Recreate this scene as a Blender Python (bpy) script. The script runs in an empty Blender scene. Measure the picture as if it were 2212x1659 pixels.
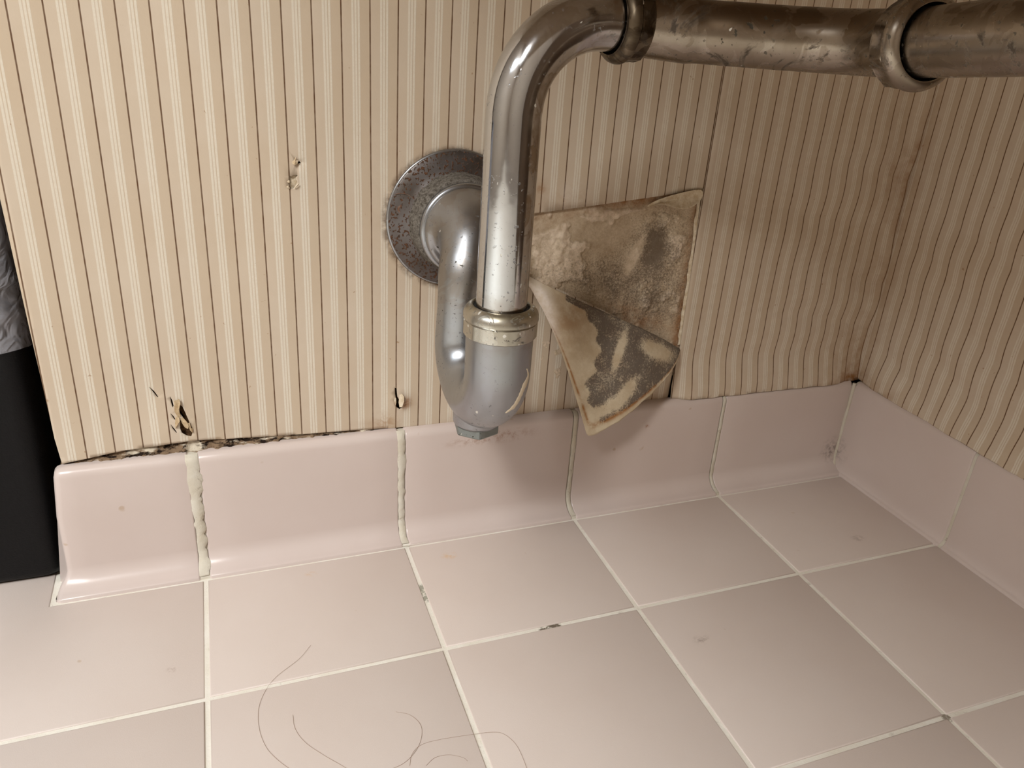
import bpy, bmesh, math, random
import numpy as np
from mathutils import Vector, Matrix, noise as mnoise

random.seed(4)
sc = bpy.context.scene
COL = sc.collection

# ------------------------------------------------------------------ camera
W, H = 2212, 1659
FPX = 1718.128
CROT = (1.1374189, -0.0668005, -0.3576399)
CPOS = (-0.1339202, -0.5608381, 0.4072314)
cam = bpy.data.cameras.new('camera')
cam_o = bpy.data.objects.new('camera', cam)
COL.objects.link(cam_o)
cam_o.location = CPOS
cam_o.rotation_mode = 'XYZ'
cam_o.rotation_euler = CROT
cam.sensor_width = 36.0
cam.lens = FPX / W * 36.0
cam.clip_start = 0.01
sc.camera = cam_o

# ------------------------------------------------------------------ world, lamps, exposure
sc.view_settings.view_transform = 'Standard'
sc.view_settings.look = 'None'
sc.view_settings.gamma = 1.0
sc.view_settings.use_curve_mapping = False
sc.view_settings.exposure = 0.22
wd = bpy.data.worlds.new('world'); sc.world = wd
wd.use_nodes = True
wd.node_tree.nodes['Background'].inputs[0].default_value = (1.0, 0.80, 0.62, 1)
wd.node_tree.nodes['Background'].inputs[1].default_value = 0.22

def lamp(name, loc, target, size, power, col):
    l = bpy.data.lights.new(name, 'AREA'); l.shape = 'DISK'
    l.size = size; l.energy = power; l.color = col
    o = bpy.data.objects.new(name, l); COL.objects.link(o)
    o.location = loc
    o.rotation_euler = (Vector(target) - Vector(loc)).to_track_quat('-Z', 'Y').to_euler()
    return o
lamp('ceiling_lamp', (-1.00, -1.25, 1.95), (0.0, -0.10, 0.10), 0.62, 21.5, (1.0, 0.995, 0.98))
lamp('wall_lamp', (-0.92, -1.05, 1.33), (0.05, -0.05, 0.15), 0.22, 9.5, (1.0, 0.985, 0.96))
wl = lamp('window_daylight', (-1.45, -0.80, 0.85), (-0.85, -0.60, 0.0), 0.60, 3.2, (0.80, 0.91, 1.0))
wl.data.spread = math.radians(58)
wl.data.shape = 'RECTANGLE'; wl.data.size = 0.55; wl.data.size_y = 1.10

# ------------------------------------------------------------------ measuring helpers (pixel of the photo -> point on a known plane)
_R = np.array(Matrix.Rotation(CROT[2], 3, 'Z') @ Matrix.Rotation(CROT[1], 3, 'Y') @ Matrix.Rotation(CROT[0], 3, 'X'))
_C = np.array(CPOS)
def ray(u, v): return _R @ np.array([(u - W / 2) / FPX, -(v - H / 2) / FPX, -1.0])
def on_y(u, v, y=0.0):
    d = ray(u, v); return _C + d * (y - _C[1]) / d[1]
def on_z(u, v, z=0.0):
    d = ray(u, v); return _C + d * (z - _C[2]) / d[2]
def at_depth(u, v, d): return _C + ray(u, v) * d
def to_px(P):
    q = (np.asarray(P, float) - _C) @ _R
    return np.stack([W / 2 + FPX * q[..., 0] / -q[..., 2], H / 2 - FPX * q[..., 1] / -q[..., 2]], -1)

# ------------------------------------------------------------------ object helpers
def obj(name, verts, faces, mat=None, parent=None, smooth=True, origin=None, angle=None):
    if parent is not None: off = np.array(parent['_o'])
    elif origin is not None: off = np.array(origin)
    else: off = np.zeros(3)
    V = np.asarray(verts, float) - off
    me = bpy.data.meshes.new(name)
    me.from_pydata([tuple(v) for v in V], [], [tuple(int(i) for i in f) for f in faces])
    me.validate(); me.update()
    if smooth:
        me.polygons.foreach_set('use_smooth', [True] * len(me.polygons))
        if angle: me.set_sharp_from_angle(angle=math.radians(angle))
    if mat: me.materials.append(mat)
    o = bpy.data.objects.new(name, me); COL.objects.link(o)
    o['_o'] = [float(a) for a in off]
    if parent is not None: o.parent = parent
    else: o.location = off
    return o
def empty(name, loc):
    o = bpy.data.objects.new(name, None); COL.objects.link(o)
    o.location = loc; o.empty_display_size = 0.02; o['_o'] = [float(a) for a in loc]
    return o
def tag(o, label, cat, group=None):
    o['label'] = label; o['category'] = cat
    if group: o['group'] = group
    return o
def struct(o, label, cat=None):
    o['kind'] = 'structure'; o['label'] = label
    if cat: o['category'] = cat
    return o
def fattr(o, name, vals):
    a = o.data.attributes.new(name, 'FLOAT', 'POINT')
    a.data.foreach_set('value', np.asarray(vals, dtype=np.float32))

def box(x0, x1, y0, y1, z0, z1):
    v = [(x, y, z) for z in (z0, z1) for y in (y0, y1) for x in (x0, x1)]
    return v, [(0, 2, 3, 1), (4, 5, 7, 6), (0, 1, 5, 4), (2, 6, 7, 3), (0, 4, 6, 2), (1, 3, 7, 5)]

def sweep(path, radii, n=40, cap=True, shape=None):
    P = np.asarray(path, float); m = len(P)
    T = np.gradient(P, axis=0); T /= np.linalg.norm(T, axis=1)[:, None]
    ref = np.array([1.0, 0, 0]) if abs(T[0][0]) < 0.8 else np.array([0, 0, 1.0])
    N = ref - T[0] * ref.dot(T[0]); N /= np.linalg.norm(N)
    V = []; F = []; ang = []; ss = []
    for i in range(m):
        if i:
            N = N - T[i] * N.dot(T[i]); N /= np.linalg.norm(N)
        B = np.cross(T[i], N)
        for k in range(n):
            a = 2 * math.pi * k / n
            r = radii[i] if np.ndim(radii) else radii
            if shape: r = shape(i, a, r)
            V.append(P[i] + r * (math.cos(a) * N + math.sin(a) * B))
    for i in range(m - 1):
        for k in range(n):
            k2 = (k + 1) % n
            F.append((i * n + k, i * n + k2, (i + 1) * n + k2, (i + 1) * n + k))
    if cap:
        F.append(tuple(range(n - 1, -1, -1))); F.append(tuple((m - 1) * n + k for k in range(n)))
    return np.array(V), F
def lathe(origin, axis, prof, n=64, shape=None):
    """prof: (axial, radius) list; open surface of revolution about axis from origin"""
    A = np.array(axis, float); A /= np.linalg.norm(A)
    ref = np.array([0, 0, 1.0]) if abs(A[2]) < 0.8 else np.array([1.0, 0, 0])
    N = ref - A * ref.dot(A); N /= np.linalg.norm(N); B = np.cross(A, N)
    V = []; F = []
    for i, (h, r) in enumerate(prof):
        for k in range(n):
            a = 2 * math.pi * k / n
            rr = shape(i, a, r) if shape else r
            V.append(np.array(origin) + A * h + rr * (math.cos(a) * N + math.sin(a) * B))
    m = len(prof)
    for i in range(m - 1):
        for k in range(n):
            k2 = (k + 1) % n
            F.append((i * n + k, i * n + k2, (i + 1) * n + k2, (i + 1) * n + k))
    return np.array(V), F
def facet(nf, flat_rows, chamfer=1.0, phase=0.0):
    """radius of a regular polygon with nf sides whose corners reach r; used for the rows in flat_rows"""
    def f(i, a, r):
        if i not in flat_rows: return r
        w = 2 * math.pi / nf
        t = ((a + phase) % w) - w / 2
        return min(r, r * math.cos(w / 2) / math.cos(t) * chamfer)
    return f
def arc(S, d, n, R, deg, k=14):
    out = []
    for i in range(k + 1):
        t = math.radians(deg) * i / k
        out.append(np.array(S) + np.array(d) * R * math.sin(t) + np.array(n) * R * (1 - math.cos(t)))
    return out
def catmull(pts, k=10):
    P = [np.array(p, float) for p in pts]; P = [2 * P[0] - P[1]] + P + [2 * P[-1] - P[-2]]
    out = []
    for i in range(1, len(P) - 2):
        for j in range(k):
            t = j / k
            out.append(0.5 * (2 * P[i] + (P[i + 1] - P[i - 1]) * t + (2 * P[i - 1] - 5 * P[i] + 4 * P[i + 1] - P[i + 2]) * t * t
                              + (3 * P[i] - P[i - 1] - 3 * P[i + 1] + P[i + 2]) * t ** 3))
    out.append(P[-2]); return np.array(out)
def sstep(x, a, b):
    t = np.clip((np.asarray(x, float) - a) / (b - a), 0, 1); return t * t * (3 - 2 * t)
def fbm(x, y, s, seed=0, octv=4):
    return mnoise.fractal(Vector((x * s + seed * 7.3, y * s - seed * 3.1, seed * 1.7)), 1.0, 2.0, octv)
def blob(U, V, cx, cy, rx, ry, deg=0):
    a = math.radians(deg); dx = U - cx; dy = V - cy
    p = (dx * math.cos(a) + dy * math.sin(a)) / rx; q = (-dx * math.sin(a) + dy * math.cos(a)) / ry
    return np.exp(-(p * p + q * q))

# ------------------------------------------------------------------ material helpers
def srgb(r, g, b):
    f = lambda c: c / 12.92 if c <= 0.04045 else ((c + 0.055) / 1.055) ** 2.4
    return (f(r / 255), f(g / 255), f(b / 255), 1.0)
class MT:
    def __init__(s, name):
        s.m = bpy.data.materials.new(name); s.m.use_nodes = True
        s.t = s.m.node_tree; s.b = s.t.nodes['Principled BSDF']; s.out = s.t.nodes['Material Output']
        s._tc = None
    def node(s, typ, **kw):
        n = s.t.nodes.new(typ)
        for k, v in kw.items(): setattr(n, k, v)
        return n
    def set(s, sock, v):
        if isinstance(v, bpy.types.NodeSocket): s.t.links.new(v, sock)
        elif isinstance(v, (int, float)) and sock.type in ('RGBA', 'VECTOR'):
            sock.default_value = (v, v, v, 1) if sock.type == 'RGBA' else (v, v, v)
        else: sock.default_value = v
    def p(s, name, v): s.set(s.b.inputs[name], v)
    def oc(s):
        if not s._tc: s._tc = s.node('ShaderNodeTexCoord')
        return s._tc.outputs['Object']
    def math(s, op, a, b=0.0, c=None, clamp=False):
        n = s.node('ShaderNodeMath', operation=op, use_clamp=clamp)
        s.set(n.inputs[0], a); s.set(n.inputs[1], b)
        if c is not None: s.set(n.inputs[2], c)
        return n.outputs[0]
    def mapr(s, v, a, b, c=0.0, d=1.0, smooth=False):
        n = s.node('ShaderNodeMapRange', clamp=True, interpolation_type='SMOOTHSTEP' if smooth else 'LINEAR')
        for i, x in enumerate((v, a, b, c, d)): s.set(n.inputs[i], x)
        return n.outputs[0]
    def noise(s, scale, detail=3.0, rough=0.55, vec=None, dist=0.0, w=None):
        n = s.node('ShaderNodeTexNoise')
        n.inputs['Scale'].default_value = scale; n.inputs['Detail'].default_value = detail
        n.inputs['Roughness'].default_value = rough; n.inputs['Distortion'].default_value = dist
        s.set(n.inputs['Vector'], vec if vec is not None else s.oc())
        return n.outputs['Fac']
    def scaled(s, v, sx, sy, sz):
        n = s.node('ShaderNodeMapping'); s.set(n.inputs['Vector'], v); n.inputs['Scale'].default_value = (sx, sy, sz)
        return n.outputs[0]
    def attr(s, name):
        n = s.node('ShaderNodeAttribute', attribute_name=name); return n.outputs['Fac']
    def mix(s, f, a, b, mode='MIX'):
        n = s.node('ShaderNodeMix', data_type='RGBA', blend_type=mode)
        s.set(n.inputs[0], f); s.set(n.inputs[6], a); s.set(n.inputs[7], b)
        return n.outputs[2]
    def sep(s, v):
        n = s.node('ShaderNodeSeparateXYZ'); s.set(n.inputs[0], v); return n.outputs
    def dist(s, v, pt):
        n = s.node('ShaderNodeVectorMath', operation='DISTANCE'); s.set(n.inputs[0], v); n.inputs[1].default_value = pt
        return n.outputs['Value']
    def bump(s, h, dist=0.0005, strength=1.0):
        n = s.node('ShaderNodeBump'); n.inputs['Strength'].default_value = strength; n.inputs['Distance'].default_value = dist
        s.set(n.inputs['Height'], h); s.p('Normal', n.outputs[0]); return n.outputs[0]

def m_paper():
    M = MT('striped_wallpaper'); o = M.oc()
    k = M.attr('su')
    t = M.math('FRACT', k)
    # distance to the brown pin line at t = 0
    d0 = M.math('MINIMUM', t, M.math('SUBTRACT', 1.0, t))
    brown = M.mapr(d0, 0.018, 0.032, 1.0, 0.0)
    tone = M.mapr(t, 0.45, 0.55, 0.0, 1.0)
    base = M.mix(tone, srgb(205, 190, 171), srgb(199, 182, 160))
    big = M.noise(14.0, 4.0, 0.6)
    base = M.mix(M.mapr(big, 0.35, 0.7, 0.0, 0.55), base, srgb(194, 174, 149))
    wht = None
    for c in (0.395, 0.5, 0.605):
        d = M.math('ABSOLUTE', M.math('SUBTRACT', t, c))
        w = M.mapr(d, 0.030, 0.044, 1.0, 0.0)
        wht = w if wht is None else M.math('MAXIMUM', wht, w)
    # thin stripes are printed: the ink is uneven
    ink = M.mapr(M.noise(900.0, 2.0), 0.3, 0.7, 0.72, 1.0)
    col = M.mix(M.math('MULTIPLY', wht, ink), base, srgb(219, 210, 194))
    bn = M.mapr(M.noise(160.0, 3.0), 0.3, 0.7, 0.8, 1.0)
    col = M.mix(M.math('MULTIPLY', brown, bn), col, srgb(90, 60, 36))
    # foxing and damp stains
    sp = M.mapr(M.noise(210.0, 2.0, 0.5), 0.735, 0.78, 0.0, 0.55)
    col = M.mix(sp, col, srgb(150, 110, 70))
    damp = M.attr('damp')
    dn = M.mapr(M.noise(90.0, 4.0, 0.65), 0.35, 0.7, 0.25, 1.0)
    col = M.mix(M.math('MULTIPLY', damp, dn), col, srgb(140, 95, 52))
    # dark rim round the wall plate: brown grime plus painted shade
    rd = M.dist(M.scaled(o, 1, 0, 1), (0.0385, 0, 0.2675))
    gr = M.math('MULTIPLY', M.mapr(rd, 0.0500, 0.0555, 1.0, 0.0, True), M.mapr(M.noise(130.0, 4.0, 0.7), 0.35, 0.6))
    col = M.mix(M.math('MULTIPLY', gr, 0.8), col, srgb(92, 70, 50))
    for (pt, r0, r1, am, c) in (((0.003, 0, 0.1205), 0.0015, 0.0085, 0.85, srgb(140, 96, 56)), ((-0.012, 0, 0.106), 0.0, 0.012, 0.5, srgb(160, 118, 74)), ((0.1075, 0, 0.2900), 0.0, 0.006, 0.9, srgb(150, 104, 60)),
                           ((0.135, 0, 0.283), 0.0, 0.022, 0.5, srgb(214, 202, 188)), ((-0.012, 0, 0.0985), 0.0, 0.02, 0.4, srgb(160, 118, 74)), ((-0.158, 0, 0.118), 0.003, 0.012, 0.35, srgb(150, 128, 100))):
        d_ = M.dist(M.scaled(o, 1, 0, 1), pt)
        f_ = M.math('MULTIPLY', M.mapr(d_, r0, r1, am, 0.0, True), M.mapr(M.noise(150.0, 4.0, 0.65, None, 0.8), 0.38, 0.62))
        col = M.mix(f_, col, c)
    M.p('Base Color', col); M.p('Roughness', 0.62); M.p('Specular IOR Level', 0.3)
    h = M.math('ADD', M.math('MULTIPLY', M.noise(700.0, 2.0), 0.35), M.math('MULTIPLY', M.noise(45.0, 3.0), 1.2))
    h = M.math('ADD', h, M.math('MULTIPLY', wht, 0.25))
    M.bump(h, 0.0004, 0.35)
    return M.m
def m_tile(name, c1, c2, rough, grain, stains=()):
    M = MT(name)
    ww = M.node('ShaderNodeNewGeometry').outputs['Position']
    n1 = M.noise(6.0, 4.0, 0.6, ww)
    col = M.mix(M.mapr(n1, 0.3, 0.7), c1, c2)
    sp = M.mapr(M.noise(60.0, 2.0, 0.5, ww), 0.755, 0.79, 0.0, 0.5)
    col = M.mix(sp, col, srgb(170, 140, 105))
    for (pt, rad, c, amt, sc_) in stains:
        v = M.scaled(ww, *sc_)
        d = M.dist(v, tuple(a * b for a, b in zip(pt, sc_)))
        f = M.math('MULTIPLY', M.mapr(d, 0.0, rad, 1.0, 0.0, True), M.mapr(M.noise(170.0, 4.0, 0.7, ww), 0.45, 0.62))
        col = M.mix(M.math('MULTIPLY', f, amt), col, c)
    M.p('Base Color', col)
    M.p('Roughness', rough)
    M.p('Specular IOR Level', 0.45)
    h = M.math('ADD', M.math('MULTIPLY', M.noise(1500.0, 1.0, 0.5, ww), grain), M.math('MULTIPLY', M.noise(18.0, 2.0, 0.5, ww), 1.0))
    if grain > 0.2: M.bump(h, 0.0004, 0.22)
    return M.m
def m_grout(name, c1, c2, dirt, marks=()):
    M = MT(name); w = M.node('ShaderNodeNewGeometry').outputs['Position']
    col = M.mix(M.mapr(M.noise(40.0, 4.0, 0.6, w), 0.35, 0.7), c1, c2)
    col = M.mix(M.mapr(M.noise(120.0, 4.0, 0.7, w), 0.60, 0.72, 0.0, dirt), col, srgb(120, 100, 72))
    for (pt, rad, c, amt, sc_) in marks:
        d = M.dist(M.scaled(w, *sc_), tuple(a * b for a, b in zip(pt, sc_)))
        col = M.mix(M.math('MULTIPLY', M.mapr(d, rad * 0.8, rad, amt, 0.0), M.mapr(M.noise(300.0, 3.0, 0.6, w), 0.35, 0.5)), col, c)
    M.p('Base Color', col); M.p('Roughness', 0.8)
    M.bump(M.noise(500.0, 4.0, 0.65, w), 0.0006, 0.6)
    return M.m
def m_chrome(name, c, rough, film_col, film_base, pit, pit_scale=420.0, streak=None, lime=0.765):
    M = MT(name)
    w = M.node('ShaderNodeNewGeometry').outputs['Position']
    film = M.attr('film')
    fn = M.noise(55.0, 4.0, 0.6, w, 0.6)
    f = M.math('MULTIPLY', film, M.mapr(fn, 0.32, 0.58, 0.25, 1.0))
    f = M.math('ADD', f, film_base, clamp=True)
    edge = M.mapr(M.noise(38.0, 3.0, 0.55, w, 1.5), 0.48, 0.50)          # water marks with crisp rims
    f = M.math('MULTIPLY', f, M.math('ADD', M.math('MULTIPLY', edge, 0.45), 0.55))
    col = M.mix(f, c, film_col)
    pt = M.mapr(M.noise(pit_scale, 2.0, 0.5, w), 0.645, 0.69)
    clus = M.mapr(M.noise(45.0, 2.0, 0.5, w), 0.42, 0.62)
    pt = M.math('MULTIPLY', M.math('MULTIPLY', pt, clus), pit)
    col = M.mix(pt, col, srgb(62, 58, 48))
    wsp = M.mapr(M.noise(240.0, 1.0, 0.5, M.scaled(w, 1, 1, 0.7)), lime, lime + 0.02)      # lime spots
    col = M.mix(wsp, col, srgb(224, 222, 214)); pt = M.math('MAXIMUM', pt, M.math('MULTIPLY', wsp, 0.7))
    if streak:
        st = M.mapr(M.noise(streak, 5.0, 0.7, w, 2.0), 0.585, 0.66)
        pt = M.math('MAXIMUM', pt, M.math('MULTIPLY', st, 0.8))
        col = M.mix(M.math('MULTIPLY', st, 0.8), col, srgb(58, 46, 34))
    M.p('Base Color', col)
    M.p('Metallic', M.math('SUBTRACT', 1.0, M.math('MULTIPLY', pt, 0.8)))
    r = M.math('ADD', rough, M.math('MULTIPLY', f, 0.16))
    r = M.math('ADD', r, M.math('MULTIPLY', pt, 0.4))
    r = M.math('ADD', r, M.math('MULTIPLY', M.math('SUBTRACT', M.noise(130.0, 3.0, 0.6, w), 0.5), 0.10))
    M.p('Roughness', r)
    M.bump(M.math('ADD', M.noise(60.0, 2.0, 0.5, w), M.math('MULTIPLY', pt, -0.8)), 0.0004, 0.18)
    return M.m
def m_rust():
    M = MT('rust_flecked_escutcheon'); w = M.oc()
    base = M.mix(M.mapr(M.noise(45.0, 3.0), 0.35, 0.65), srgb(120, 116, 116), srgb(94, 87, 82))
    v1 = M.noise(600.0, 1.0, 0.5, M.scaled(w, 1.0, 1.0, 0.8))
    dens = M.mapr(M.noise(32.0, 2.0), 0.3, 0.7, 0.60, 0.525)
    r = M.mapr(v1, dens, M.math('ADD', dens, 0.03))
    col = M.mix(r, base, M.mix(M.mapr(M.noise(700.0), 0.4, 0.6), srgb(92, 58, 34), srgb(54, 38, 26)))
    M.p('Base Color', col); M.p('Metallic', M.mapr(r, 0.0, 1.0, 0.85, 0.0)); M.p('Roughness', M.mapr(r, 0.0, 1.0, 0.46, 0.9))
    M.bump(r, 0.0003, 0.4); return M.m
def m_plaster():
    M = MT('water_stained_plaster'); w = M.oc()
    n1 = M.mapr(M.noise(60.0, 5.0, 0.65), 0.32, 0.68)
    col = M.mix(n1, srgb(184, 164, 138), srgb(212, 195, 170))
    col = M.mix(M.mapr(M.noise(520.0, 4.0, 0.75), 0.38, 0.62, 0.0, 0.32), col, srgb(150, 126, 100))
    wh = M.attr('white'); col = M.mix(M.math('MULTIPLY', wh, M.mapr(M.noise(160.0, 4.0, 0.7), 0.35, 0.6)), col, srgb(226, 208, 186))
    br = M.attr('brown'); col = M.mix(M.math('MULTIPLY', br, M.mapr(M.noise(85.0, 5.0, 0.7), 0.3, 0.6)), col, srgb(140, 92, 48))
    mo = M.attr('mold')
    g = M.noise(620.0, 4.0, 0.8); g2 = M.noise(75.0, 3.0, 0.6)
    lim = M.math('SUBTRACT', 0.86, M.math('MULTIPLY', M.math('MULTIPLY', mo, M.mapr(g2, 0.3, 0.6, 0.7, 1.1)), 0.50))
    f = M.mapr(g, M.math('SUBTRACT', lim, 0.18), M.math('ADD', lim, 0.10))
    col = M.mix(M.math('MULTIPLY', f, 0.75), col, srgb(70, 56, 46))
    M.p('Base Color', col); M.p('Roughness', 0.9); M.p('Specular IOR Level', 0.2)
    M.bump(M.math('ADD', M.noise(300.0, 5.0, 0.7), M.math('MULTIPLY', M.noise(90.0, 3.0), 1.0)), 0.0007, 0.6); return M.m
def m_flap():
    M = MT('mouldy_paper_backing'); w = M.oc()
    col = M.mix(M.mapr(M.noise(55.0, 4.0, 0.6), 0.35, 0.65), srgb(212, 198, 172), srgb(194, 176, 148))
    br = M.attr('brown'); col = M.mix(M.math('MULTIPLY', br, M.mapr(M.noise(110.0, 4.0, 0.6), 0.3, 0.55)), col, srgb(156, 104, 52))
    col = M.mix(M.math('MULTIPLY', M.attr('fiber'), M.mapr(M.noise(240.0, 5.0, 0.7), 0.3, 0.6, 0.4, 1.0)), col, srgb(222, 210, 198))
    mo = M.attr('mold')
    g = M.noise(620.0, 4.0, 0.8); g2 = M.noise(70.0, 4.0, 0.6)
    lim = M.math('SUBTRACT', 0.86, M.math('MULTIPLY', M.math('MULTIPLY', mo, M.mapr(g2, 0.3, 0.6, 0.75, 1.1)), 0.50))
    f = M.mapr(g, M.math('SUBTRACT', lim, 0.16), M.math('ADD', lim, 0.10))
    col = M.mix(M.math('MULTIPLY', f, 0.80), col, srgb(66, 56, 57))
    M.p('Base Color', col); M.p('Roughness', 0.9); M.p('Specular IOR Level', 0.2)
    M.bump(M.math('ADD', M.noise(380.0, 4.0, 0.7), M.noise(120.0, 2.0)), 0.0005, 0.5); return M.m
def m_simple(name, c, rough=0.6, c2=None, scale=80.0, metallic=0.0, bump=0.0, spec=0.4):
    M = MT(name)
    if c2: col = M.mix(M.mapr(M.noise(scale, 4.0, 0.65), 0.35, 0.65), c, c2); M.p('Base Color', col)
    else: M.p('Base Color', c)
    M.p('Roughness', rough); M.p('Metallic', metallic); M.p('Specular IOR Level', spec)
    if bump: M.bump(M.noise(scale * 3, 4.0, 0.65), bump, 0.6)
    return M.m
def m_bag():
    M = MT('clear_bin_liner')
    M.p('Base Color', srgb(200, 200, 208)); M.p('Roughness', 0.18); M.p('Specular IOR Level', 0.7)
    M.p('Alpha', M.mapr(M.noise(28.0, 2.0, 0.5, None, 1.0), 0.3, 0.7, 0.28, 0.55))
    M.bump(M.noise(48.0, 2.0, 0.5, None, 2.0), 0.006, 0.8); return M.m
def m_debris():
    M = MT('crumbling_caulk'); w = M.oc()
    n = M.noise(190.0, 4.0, 0.7, M.scaled(w, 0.55, 1, 1.3))
    col = M.mix(M.mapr(n, 0.44, 0.54), srgb(40, 30, 24), srgb(132, 110, 88))
    col = M.mix(M.mapr(M.noise(120.0, 3.0, 0.6, M.scaled(w, 0.4, 1, 1.0)), 0.53, 0.60), col, srgb(208, 196, 176))
    M.p('Base Color', col); M.p('Roughness', 0.95); M.p('Specular IOR Level', 0.1)
    M.bump(M.noise(400.0, 4.0, 0.7), 0.0012, 0.8); return M.m

MAT = {
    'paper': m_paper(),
    'floor_tile': m_tile('satin_pink_floor_tile', srgb(210, 197, 188), srgb(205, 190, 180), 0.42, 0.5, [
        (tuple(on_z(1516, 1381)), 0.006, srgb(120, 100, 85), 0.7, (0.6, 1, 1)), (tuple(on_z(1853, 1162)), 0.006, srgb(120, 100, 85), 0.6, (0.6, 1, 1)),
        (tuple(on_z(370, 1446)), 0.004, srgb(130, 100, 85), 0.8, (1, 1, 1)), (tuple(on_z(972, 1200)), 0.006, srgb(205, 165, 115), 0.8, (0.6, 1, 1)),
        (tuple(on_z(672, 1240)), 0.004, srgb(205, 165, 115), 0.8, (0.6, 1, 1)),]),
    'base_tile': m_tile('glazed_pink_base_tile', srgb(208, 194, 187), srgb(203, 187, 179), 0.26, 0.10, [
        ((0.085, -0.009, 0.085), 0.02, srgb(150, 105, 75), 0.6, (0.45, 1, 2.2)),
        ((0.055, -0.009, 0.083), 0.014, srgb(150, 110, 80), 0.4, (0.45, 1, 2.2)),
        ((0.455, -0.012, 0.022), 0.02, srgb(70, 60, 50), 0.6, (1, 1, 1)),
        ((0.2277, -0.009, 0.0762), 0.004, srgb(150, 95, 45), 1.0, (1, 1, 1))]),
    'floor_grout': m_grout('cream_floor_grout', srgb(232, 227, 216), srgb(222, 214, 198), 0.35, [
        (tuple(on_z(1190, 1355)), 0.010, srgb(96, 82, 66), 0.95, (1, 1, 1)), (tuple(on_z(918, 1278)), 0.012, srgb(150, 146, 130), 0.9, (1, 1, 1)),
        (tuple(on_z(2046, 1549)), 0.004, srgb(110, 95, 75), 0.8, (1, 1, 1))]),
    'base_grout': m_grout('grey_base_grout', srgb(212, 206, 192), srgb(196, 186, 166), 0.6),
    'dark_wall': m_simple('damp_brown_plaster', srgb(96, 74, 52), 0.95, srgb(52, 38, 26), 120.0, bump=0.002),
    'plaster': m_plaster(), 'flap': m_flap(),
    'tube': m_chrome('worn_chrome_tube', srgb(208, 211, 216), 0.08, srgb(158, 144, 130), 0.06, 0.45, 420.0),
    'cast': m_chrome('satin_cast_chrome', srgb(170, 174, 180), 0.29, srgb(150, 140, 128), 0.05, 1.0, 520.0),
    'nut': m_chrome('corroded_nut_chrome', srgb(204, 202, 196), 0.24, srgb(168, 160, 138), 0.25, 1.0, 300.0, 75.0, 0.69),
    'arm': m_chrome('tarnished_nickel', srgb(164, 154, 142), 0.22, srgb(112, 96, 78), 0.30, 0.9, 300.0, 26.0, 0.80),
    'nut_dark': m_chrome('blackened_nut', srgb(136, 124, 106), 0.26, srgb(64, 52, 40), 0.35, 0.9, 260.0, 50.0),
    'plug': m_chrome('grey_cast_plug', srgb(150, 158, 158), 0.5, srgb(130, 130, 122), 0.2, 1.0, 420.0),
    'rust': m_rust(),
    'lint': m_simple('grey_lint', srgb(132, 126, 118), 1.0, srgb(78, 72, 64), 500.0, bump=0.001, spec=0.05),
    'rubber': m_simple('black_rubber', srgb(20, 22, 22), 0.6),
    'torn': m_simple('torn_paper_core', srgb(226, 214, 192), 0.9, srgb(196, 174, 142), 220.0, bump=0.0006, spec=0.1),
    'debris': m_debris(),
    'bin': m_simple('black_bin_plastic', srgb(9, 9, 11), 0.5, srgb(13, 13, 15), 300.0, bump=0.0004, spec=0.22),
    'bag': m_bag(),
    'hair': m_simple('brown_hair', srgb(150, 120, 95), 0.5),
    'crumb': m_simple('brown_crumb', srgb(110, 80, 50), 0.9),
    'drip': m_simple('dried_cream_drip', srgb(226, 212, 188), 0.7),
    'room': m_simple('beige_room_paint', srgb(214, 203, 190), 0.8),
    'rustbrown': m_simple('brown_rust', srgb(96, 56, 30), 0.9, srgb(130, 112, 100), 400.0, bump=0.0003),
    'shred': m_simple('shredded_brown_paper', srgb(122, 92, 64), 0.95, srgb(48, 34, 24), 420.0, bump=0.0015, spec=0.1),
    'flake': m_simple('beige_paper_flake', srgb(198, 178, 146), 0.9, srgb(170, 144, 110), 260.0, bump=0.0006, spec=0.1),
    'vanity': m_simple('raw_board_underside', srgb(158, 138, 116), 0.85, srgb(142, 122, 100), 30.0),
    'alcove': m_simple('shade_toned_alcove', srgb(70, 58, 48), 0.8),  # dark tone paints in the shade of the gap beside the bin
}

# ------------------------------------------------------------------ setting: floor
C0, C2, C3 = -0.1571, 0.1546, 0.3085
SH = -0.01716; B0 = 0.0275
cols = [-0.470, -0.3137, C0, 0.0, C2, C3, 0.4600]
rows = [0.0, 0.1224, 0.2783, 0.434]
v, f = box(-1.4, 1.2, -1.6, 1.2, -0.05, -0.0011)
floor = struct(obj('floor', v, f, MAT['floor_grout'], smooth=False), 'pink tiled floor with cream grout joints')
def slab_tile(name, quad, zt, depth, inset, bev, mat, parent):
    """quad: 4 corners (x,y) counter-clockwise from above, pulled in by inset, rounded top edge"""
    q = [Vector(p) for p in quad]; n = len(q)
    def shrink(d):
        out = []
        for i in range(n):
            a, b, c = q[i - 1], q[i], q[(i + 1) % n]
            e1 = (b - a).normalized(); e2 = (c - b).normalized()
            n1 = Vector((-e1.y, e1.x)); n2 = Vector((-e2.y, e2.x))
            out.append(b + (n1 + n2) * d)
        return out
    V = []; F = []
    rings = [(inset, zt - depth), (inset, zt - bev), (inset + bev * 0.3, zt - bev * 0.3), (inset + bev, zt)]
    for d, z in rings:
        V += [(p.x, p.y, z) for p in shrink(d)]
    for r in range(len(rings) - 1):
        for i in range(n): F.append((r * n + i, r * n + (i + 1) % n, r * n + n + (i + 1) % n, r * n + n + i))
    F.append(tuple(range(3 * n, 4 * n)))
    return obj(name, V, F, mat, parent, smooth=True, angle=50)
def fp(c, r): return (c + SH * r, -B0 - r)
def rwx(y): return 0.4702 - 0.01607 * y                      # face of the right wall
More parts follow.
